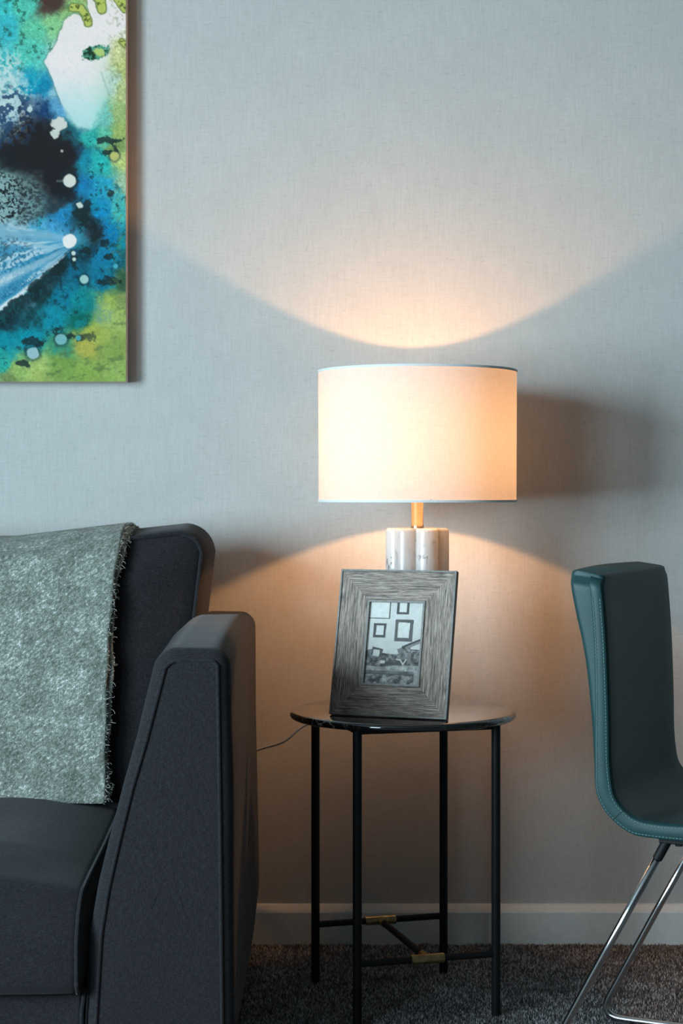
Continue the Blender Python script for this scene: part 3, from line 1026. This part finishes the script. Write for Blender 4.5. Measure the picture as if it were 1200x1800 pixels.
def build_lamp():
    z0 = TBL_H
    top = empty('table_lamp', (LAMP[0], LAMP[1], z0), label='table lamp with white drum shade and lobed marble base, switched on', cat='lamp')
    # six-lobed marble column
    D, a, n = .0392, .0228, 12
    prof2 = []
    for k in range(6):
        ph = math.radians(24 + 60 * k - 90)          # a lobe faces a little to the right of the viewer
        hx = math.asin(min(1, D * math.sin(math.radians(30)) / a))
        e = math.radians(30) + hx
        for i in range(n + 1):
            t = -e + 2 * e * i / n
            prof2.append((D * math.cos(ph) + a * math.cos(ph + t), D * math.sin(ph) + a * math.sin(ph + t)))
    zt = .890 - z0
    rings = []
    for ins, z in ((.004, 0), (.0015, .001), (0, .004), (0, .1), (0, .2), (0, zt - .007), (.0006, zt - .0045), (.002, zt - .002), (.0045, zt - .0004), (.007, zt)):
        rings.append([(x * (1 - ins / .06), y * (1 - ins / .06), z) for x, y in prof2])
    cap = [(x * .3, y * .3, zt) for x, y in prof2]
    mesh_obj('marble_base', *loft(rings + [cap]), M['white_marble'], top, angle=35)
    nk = mesh_obj('neck', *lathe([(.0125, zt), (.0125, zt + .006), (.0118, zt + .007), (.0115, zt + .075), (0, zt + .075)], 32), M['brass'], top, angle=40)
    nk['label'] = 'brushed brass neck'
    zb = CAM_H + .0978 - z0                          # filament height
    mesh_obj('socket', *lathe([(.0, zt + .074), (.019, zt + .075), (.020, zt + .09), (.020, zb - .048), (.015, zb - .044), (0, zb - .044)], 24), M['plastic'], top)
    bl = mesh_obj('bulb', *lathe([(.0, zb - .045), (.0125, zb - .044), (.013, zb - .034), (.021, zb - .018), (.0265, zb - .002), (.0265, zb + .008), (.021, zb + .020), (.011, zb + .027), (0, zb + .029)], 20), M['glass'], top, angle=180)
    mesh_obj('filament', *lathe([(.0, zb - .009), (.006, zb - .0075), (.0085, zb - .002), (.0085, zb + .002), (.006, zb + .0075), (0, zb + .009)], 16), M['bulb'], bl, angle=180)
    # shade: thin cloth drum
    st, sb = 1.1945 - z0, .9430 - z0
    Rt, Rb = .1935, .1925
    seg = 128
    V, Fc = [], []
    NZ = 10
    for i in range(NZ + 1):
        t = i / NZ
        r, z = Rb + (Rt - Rb) * t, sb + (st - sb) * t
        V += [(r * math.cos(2 * math.pi * k / seg), r * math.sin(2 * math.pi * k / seg), z) for k in range(seg)]
    for i in range(NZ):
        for k in range(seg):
            Fc.append((i * seg + k, i * seg + (k + 1) % seg, (i + 1) * seg + (k + 1) % seg, (i + 1) * seg + k))
    sh = mesh_obj('lamp_shade', V, Fc, M['shade'], top, angle=180)
    for r, z in ((Rt, st), (Rb, sb)):
        pr = [(r + .0012, z - .0022), (r + .0012, z + .0022), (r - .0012, z + .0022), (r - .0012, z - .0022), (r + .0012, z - .0022)]
        rings = [[(q * math.cos(2 * math.pi * k / seg), q * math.sin(2 * math.pi * k / seg), h) for k in range(seg)] for q, h in pr]
        mesh_obj('rim_tape', *loft(rings, cap0=False, cap1=False), M['shade_trim'], sh, angle=30)
    # spider fitting that carries the shade from the socket
    zc = zt + .082
    sp = [tube([(.019 * math.cos(t), .019 * math.sin(t), zc), (.10 * math.cos(t), .10 * math.sin(t), sb + .045), ((Rb - .001) * math.cos(t), (Rb - .001) * math.sin(t), sb + .004)], .0016, 6)
          for t in (math.radians(35), math.radians(155), math.radians(275))]
    mesh_obj('shade_carrier', *merge(*sp), M['brass'], top)
    # cable off the back of the table, along the wall to behind the sofa
    W = lambda x, y, z: (x - LAMP[0], y - LAMP[1], z - z0)
    pts = [W(.135, 3.452, .556), W(.110, 3.478, .5535), W(.085, 3.500, .552), W(.055, 3.520, .540), W(.0, 3.548, .505), W(-.074, 3.570, .482), W(-.117, 3.585, .447), W(-.166, 3.632, .425), W(-.215, 3.658, .405), W(-.275, 3.676, .365)]
    mesh_obj('power_cord', *tube(catmull(pts, 8), .0027, 8), M['plastic'], top)


build_lamp()


# ------------------------------------------------------------------ photo frame
def paint_print(u, v):
    """grey picture: empty frames on a pale wall above a patterned couch. u, v in 0..1, v downwards."""
    c = np.full(u.shape, 205.0)
    nz = fbm(u * 100, v * 150, 5, 3, 90)
    n2 = fbm(u * 100, v * 150, 11, 3, 91)

    def rect(x0, y0, x1, y1, val, rot=0.0):
        nonlocal c
        cx, cy = (x0 + x1) / 2, (y0 + y1) / 2
        dx, dy = (u - cx), (v - cy) * 1.5
        a = math.radians(rot)
        rx, ry = dx * math.cos(a) + dy * math.sin(a), -dx * math.sin(a) + dy * math.cos(a)
        m = (np.abs(rx) < (x1 - x0) / 2) & (np.abs(ry) < (y1 - y0) / 2 * 1.5)
        c = np.where(m, val, c)

    rect(-.05, -.05, .395, .205, 45)
    rect(-.05, -.05, .375, .192, 212)
    rect(.51, -.05, .735, .145, 78)
    rect(.555, -.05, .69, .118, 212)
    rect(.105, .262, .335, .435, 70, 1)
    rect(.155, .288, .292, .405, 214, 1)
    rect(.50, .208, .83, .475, 92, 1)
    rect(.555, .245, .765, .432, 214, 1)
    rect(.985, .30, 1.02, .40, 80)
    couch = v > (.63 - .05 * np.exp(-((u - .1) / .16) ** 2) - .06 * np.exp(-((u - .9) / .16) ** 2))
    c = np.where(couch, 98 + 190 * (nz - .5), c)
    c = np.where(v > .775 + .012 * np.sin(u * 6), 160 + 100 * (nz - .5), c)
    c = np.where(v > .835, 110 + 90 * (n2 - .5), c)
    c = np.where((v > .868) & (v < .88), 78, c)
    c = np.where(v > .88, 112 + 230 * (fbm(u * 100 + v * 40, v * 170, 6, 2, 93) - .5), c)
    c = np.where((u > .90) & (v > .82), 165 + 60 * (nz - .5), c)
    rect(.10, .56, .30, .66, 70, 12)
    rect(.13, .585, .25, .66, 205, 6)
    rect(.62, .54, .80, .76, 120, -22)
    c = np.where((np.abs((u - .70) + (v - .64) * .6) < .055) & (v > .52) & (v < .76), 95 + 190 * (nz - .4), c)
    rect(.64, .485, 1.0, .525, 62, -24)
    rect(.70, .50, 1.0, .53, 130, -24)
    rect(.80, .57, 1.0, .60, 60, 3)
    rect(.80, .585, 1.0, .592, 190, 3)
    for x0, y0, x1, y1, val, ro in ((.34, .725, .74, .765, 62, -4), (.42, .70, .56, .74, 80, 8), (.60, .70, .76, .76, 70, 0), (.28, .71, .36, .75, 205, 0), (.56, .69, .64, .705, 210, 10)):
        rect(x0, y0, x1, y1, val, ro)
    for s in (-1, 1):
        c = np.where((np.abs((u - .69) - s * (v - .755) * .9) < .014) & (v > .69) & (v < .76), 205, c)
    c = c + 22 * (nz - .5)
    c = np.clip(c, 20, 225)
    return np.stack([c * .95, c * .94, c * .91], -1)


def build_frame():
    W, H, B, T = .2245, .271, .0605, .0135
    yaw, lean = math.radians(-20.6), math.radians(-13.9)
    top = empty('photo_frame', (.082, 3.1525, TBL_H + .0033), (lean, 0, yaw), label='grey grained wood photo frame leaning back on the side table', cat='photo frame')
    # four mitred rails, each in its own axes with the grain along local x
    for nm, cx, cz, rot, Lh in (('frame_rail', 0, 0, 0, W), ('frame_rail', W / 2, H / 2, 90, H), ('frame_rail', 0, H, 180, W), ('frame_rail', -W / 2, H / 2, 270, H)):
        h = Lh / 2
        prof = [(0, T), (0, .0012), (.0022, 0), (.0045, .0022), (B - .0055, .0046), (B - .003, .0026), (B - .0005, .0034), (B, T)]   # (inset, y)
        V = [(-h + i, y, i) for i, y in prof] + [(h - i, y, i) for i, y in prof]
        n = len(prof)
        Fc = [(k, k + 1, n + k + 1, n + k) for k in range(n - 1)] + [(n - 1, 0, n, 2 * n - 1)]
        Fc += [tuple(range(n))[::-1], tuple(range(n, 2 * n))]
        o = mesh_obj(nm, V, Fc, M['wood'], top, smooth=False)
        o.location = (cx, 0, cz)
        o.rotation_euler = (0, -math.radians(rot), 0)
        # narrow pale lips on the outer and inner edge
        for i0, i1, ya in ((.0001, .0032, -.0004), (B - .0038, B - .0001, .0020)):
            V = [(-h + i, y, i) for i, y in ((i0, .0045), (i0, ya), (i1, ya), (i1, .0045))] + [(h - i, y, i) for i, y in ((i0, .0045), (i0, ya), (i1, ya), (i1, .0045))]
            Fc = [(0, 1, 5, 4), (1, 2, 6, 5), (2, 3, 7, 6), (3, 0, 4, 7), (3, 2, 1, 0), (4, 5, 6, 7)]
            mesh_obj('edge_lip', V, Fc, M['lip'], o, smooth=False)
    bw, bh = W / 2 - B, H / 2 - B
    mesh_obj('backing_board', *box(-W / 2 + .006, W / 2 - .006, T - .0055, T + .0022, .006, H - .006), M['board'], top, smooth=False)
    # print
    nu, nv = 150, 225
    u, v = np.meshgrid(np.linspace(0, 1, nu), np.linspace(0, 1, nv))
    C = lin(paint_print(u, v))
    X = -bw - .001 + u * (2 * bw + .002)
    Z = H / 2 + bh + .001 - v * (2 * bh + .002)
    verts = np.stack([X, np.full(X.shape, T - .006), Z], -1).reshape(-1, 3)
    idx = np.arange(nu * nv).reshape(nv, nu)
    q = np.stack([idx[:-1, :-1], idx[1:, :-1], idx[1:, 1:], idx[:-1, 1:]], -1).reshape(-1, 4)
    o = np_mesh('photo_print', verts, q, M['photo_paper'], top, C.reshape(-1, 3))
    o['label'] = 'black and white photo of frames above a couch'
    mesh_obj('glass', *box(-bw - .0005, bw + .0005, T - .0085, T - .0070, H / 2 - bh - .0005, H / 2 + bh + .0005), M['glass'], top, smooth=False)
    # easel strut
    a, b = Vector((0, T + .001, .175)), Vector((0, .0975, .0210))
    d = (b - a).normalized()
    nrm = Vector((0, -d.z, d.y))
    V = []
    for p, w in ((a, .020), (b, .032)):
        for sx, sn in ((-1, -1), (1, -1), (1, 1), (-1, 1)):
            V.append(p + Vector((sx * w, 0, 0)) + nrm * (sn * .0012))
    mesh_obj('easel_strut', V, [(0, 1, 2, 3), (7, 6, 5, 4), (0, 4, 5, 1), (1, 5, 6, 2), (2, 6, 7, 3), (3, 7, 4, 0)], M['board'], top, smooth=False)


build_frame()


# ------------------------------------------------------------------ green chair
def build_chair():
    W = .415
    top = empty('dining_chair', (.311, 2.833, 0), (0, 0, math.radians(-25)), label='green leather dining chair with stitched edges and chrome sled legs', cat='chair')
    outer = [(.0617, .8252), (.0646, .7995), (.0731, .7585), (.0826, .7177), (.0902, .6723), (.0949, .6269), (.0987, .5814), (.1015, .5269), (.1030, .4905), (.1080, .4690), (.1213, .4464), (.1418, .4280), (.1622, .4160), (.1834, .4125), (.2472, .4107), (.33, .413), (.42, .418), (.50, .421), (.535, .424)]
    inner = [(.1166, .8190), (.1203, .7827), (.1250, .7192), (.1278, .6558), (.1297, .5923), (.1306, .5379), (.1334, .5018), (.1390, .4750), (.1539, .4562), (.1742, .4433), (.2018, .4390), (.2472, .4390), (.33, .446), (.42, .452), (.50, .453), (.545, .446)]
    seam = [(.0921, .8235), (.0968, .7821), (.1012, .7184), (.1028, .6546), (.1028, .60), (.1022, .55), (.1026, .50)]

    def curve(pts):
        return np.array([(p.x, p.y) for p in catmull([(a, b, 0) for a, b in pts], 8)])

    def at(C, keyz):
        """station lookup: along the back by height, along the seat by distance"""
        return C

    def param(C, n_back, n_curve, n_seat):
        # split at z=.50 (back), u=.20 (seat) so inner and outer stations pair up
        ib = int(np.argmax(C[:, 1] < .50))
        js = int(np.argmax((C[:, 0] > .20) & (C[:, 1] < .5)))

        def rs(P, n):
            L = np.concatenate([[0], np.cumsum(np.linalg.norm(np.diff(P, axis=0), axis=1))])
            t = np.linspace(0, L[-1], n)
            return np.stack([np.interp(t, L, P[:, 0]), np.interp(t, L, P[:, 1])], 1)
        return np.concatenate([rs(C[:ib + 1], n_back)[:-1], rs(C[ib:js + 1], n_curve)[:-1], rs(C[js:], n_seat)])
    nb, nc, ns = 42, 22, 26
    CO, CI = param(curve(outer), nb, nc, ns), param(curve(inner), nb, nc, ns)
    N = len(CO)
    # body
    rc = .016
    Lb = np.concatenate([[0], np.cumsum(np.linalg.norm(np.diff(CI, axis=0), axis=1))])

    def side_in(i):
        ins = 0.0
        for d in (Lb[i], Lb[-1] - Lb[i]):
            if d < rc:
                ins = max(ins, rc - math.sqrt(max(0, rc * rc - (rc - d) ** 2)))
        return ins * .75

    def section(i, grow=0.0):
        pi, po = CI[i], CO[i]
        T = np.linalg.norm(po - pi)
        dtop, dend = Lb[i], Lb[-1] - Lb[i]
        ins = side_in(i)
        v0, v1 = ins + grow, W - ins - grow
        r = min(.0085, T * .4)
        loop = []
        na = 4
        for cx, cy, a0 in ((v0 + r, r, 180), (v1 - r, r, 270), (v1 - r, T - r, 0), (v0 + r, T - r, 90)):
            for k in range(na + 1):
                an = math.radians(a0 + 90 * k / na)
                loop.append((cx + r * math.cos(an), cy + r * math.sin(an)))
            if a0 in (180, 0):       # long sides: intermediate points
                nx = (v1 - r, loop[-1][1]) if a0 == 180 else (v0 + r, loop[-1][1])
                st = loop[-1]
                for k in range(1, 10):
                    t = k / 10
                    loop.append((st[0] + (nx[0] - st[0]) * t, st[1] + (nx[1] - st[1]) * t))
        e = (po - pi) / T
        pts = []
        back = min(1, max(0, (pi[1] - .47) / .2))
        for v, h in loop:
            s = math.sin(math.pi * min(1, max(0, v / W)))
            hh = h + (.016 * s * back if h > T * .6 else 0) + (.010 * s * (1 if i > nb - 10 else .6) if h < T * .3 else 0) * min(1, dtop / .05, dend / .05)
            pts.append((pi[0] + e[0] * hh, v, pi[1] + e[1] * hh))
        return pts, pi, e, T
    rings = []
    first = section(0)[0]
    cen = np.mean(np.array(first), 0)
    for s, up in ((.90, .0085), (.955, .0065), (.985, .003)):
        rings.append([tuple(cen + (np.array(p) - cen) * np.array([s * (2 - 1 / s) if s < .95 else s, .985 + .015 * s, 1]) + np.array([0, 0, up])) for p in first])
    rings += [section(i)[0] for i in range(N)]
    last = rings[-1]
    cen = np.mean(np.array(last), 0)
    for s, fw in ((.96, .004), (.80, .007)):
        rings.append([tuple(cen + (np.array(p) - cen) * np.array([1, .99, s]) + np.array([fw, 0, 0])) for p in last])
    body = mesh_obj('seat_shell', *loft(rings), M['leather'], top, angle=60)

    # side bands with stitching, on both sides
    zs = np.array([s[1] for s in seam][::-1])
    us = np.array([s[0] for s in seam][::-1])
    BO = CO.copy()
    for i in range(N):
        if CO[i, 1] > .50:
            BO[i, 0] = max(CO[i, 0], float(np.interp(CO[i, 1], zs, us)))
    for side, v0, sg in ((0, -.0012, -1), (1, W + .0012, 1)):
        rings = []
        for i in range(0, N - 3):
            a, b = CI[i], BO[i]
            d = b - a
            T = np.linalg.norm(d)
            e = d / T
            pts = []
            for f, dv in ((.0030, .004), (.0032, .0004), (.0052, -.0010), (T - .0050, -.0010), (T - .0024, .0004), (T - .0022, .004)):
                q = a + e * f
                pts.append((q[0], v0 - sg * (dv + side_in(i)), q[1]))
            rings.append(pts)
        bd = mesh_obj('edge_band', *loft(rings), M['leather'], top, angle=50)
        # stitches: two rows of short threads
        vs, fs = [], []
        for row in (0, 1):
            P = []
            for i in range(4, N - 4):
                a, b = CI[i], BO[i]
                e = (b - a) / np.linalg.norm(b - a)
                P.append(a + e * .0062 if row == 0 else b - e * .0058)
            P = np.array(P)
            L = np.concatenate([[0], np.cumsum(np.linalg.norm(np.diff(P, axis=0), axis=1))])
            t = 0
            while t < L[-1] - .004:
                A = [np.interp(t, L, P[:, 0]), np.interp(t, L, P[:, 1])]
                B = [np.interp(t + .0034, L, P[:, 0]), np.interp(t + .0034, L, P[:, 1])]
                y = v0 + sg * .0012
                v, f = tube([(A[0], y, A[1]), ((A[0] + B[0]) / 2, y + sg * .0006, (A[1] + B[1]) / 2), (B[0], y, B[1])], .00075, 5)
                k = len(vs)
                vs += v
                fs += [tuple(q + k for q in ff) for ff in f]
                t += .0055
        st = mesh_obj('stitching', vs, fs, M['stitch'], bd)
        tag(st, kind='stuff')
        # join in the band at the bend
        i = nb + int(nc * .42)
        a, b = CI[i], BO[i]
        e = (b - a) / np.linalg.norm(b - a)
        T = np.linalg.norm(b - a)
        p0, p1 = a + e * .004, a + e * (T - .003)
        mesh_obj('band_join', *tube([(p0[0], v0 + sg * .0011, p0[1]), (p1[0], v0 + sg * .0011, p1[1])], .0010, 6), M['groove'], bd)

    # chrome sled frame
    r = .0064
    for v in (.020, .350):
        line = [(.213, .400), (.115, .2185), (.0285, .0545)]
        bend = [(.0180, .0345), (.0180, .0230), (.0250, .0165), (.0380, .0150)]
        run = [(.12, .0130), (.30, .0130), (.47, .0130)]
        pts = [Vector((a, v, b)) for a, b in line[:2]] + [Vector((p.x, v, p.z)) for p in catmull([(.0560, v, .1070), (.0400, v, .0765), (.0255, v, .0490), (.0205, v, .0330), (.0245, v, .0205), (.0370, v, .0145), (.055, v, .0130), (.09, v, .0130)], 6)] + [Vector((a, v, b)) for a, b in run]
        lg = mesh_obj('sled_leg', *tube(pts, r, 16), M['chrome'], top, angle=180)
        mesh_obj('sleeve', *tube([(.2175, v, .4085), (.2010, v, .3775)], .0080, 14), M['black'], lg)
        for u0 in (.030, .40):
            mesh_obj('floor_glide', *box(u0, u0 + .035, v - .006, v + .006, .0, .009), M['rubber'], lg, smooth=False)
    mesh_obj('cross_tube', *tube([(.47, .020, .013), (.47, .350, .013)], r, 14), M['chrome'], top)
    br = mesh_obj('seat_bracket', *box(.205, .38, .012, .360, .4035, .4135), M['black'], top, smooth=False)
    bevel(br, .002, 2)
    for v in (.035, .335):
        mesh_obj('screw_head', *lathe([(0, -.006), (.006, -.006), (.007, -.001), (.007, .0005), (0, .0005)], 12, (.232, v, .4035)), M['rubber'], br)


build_chair()
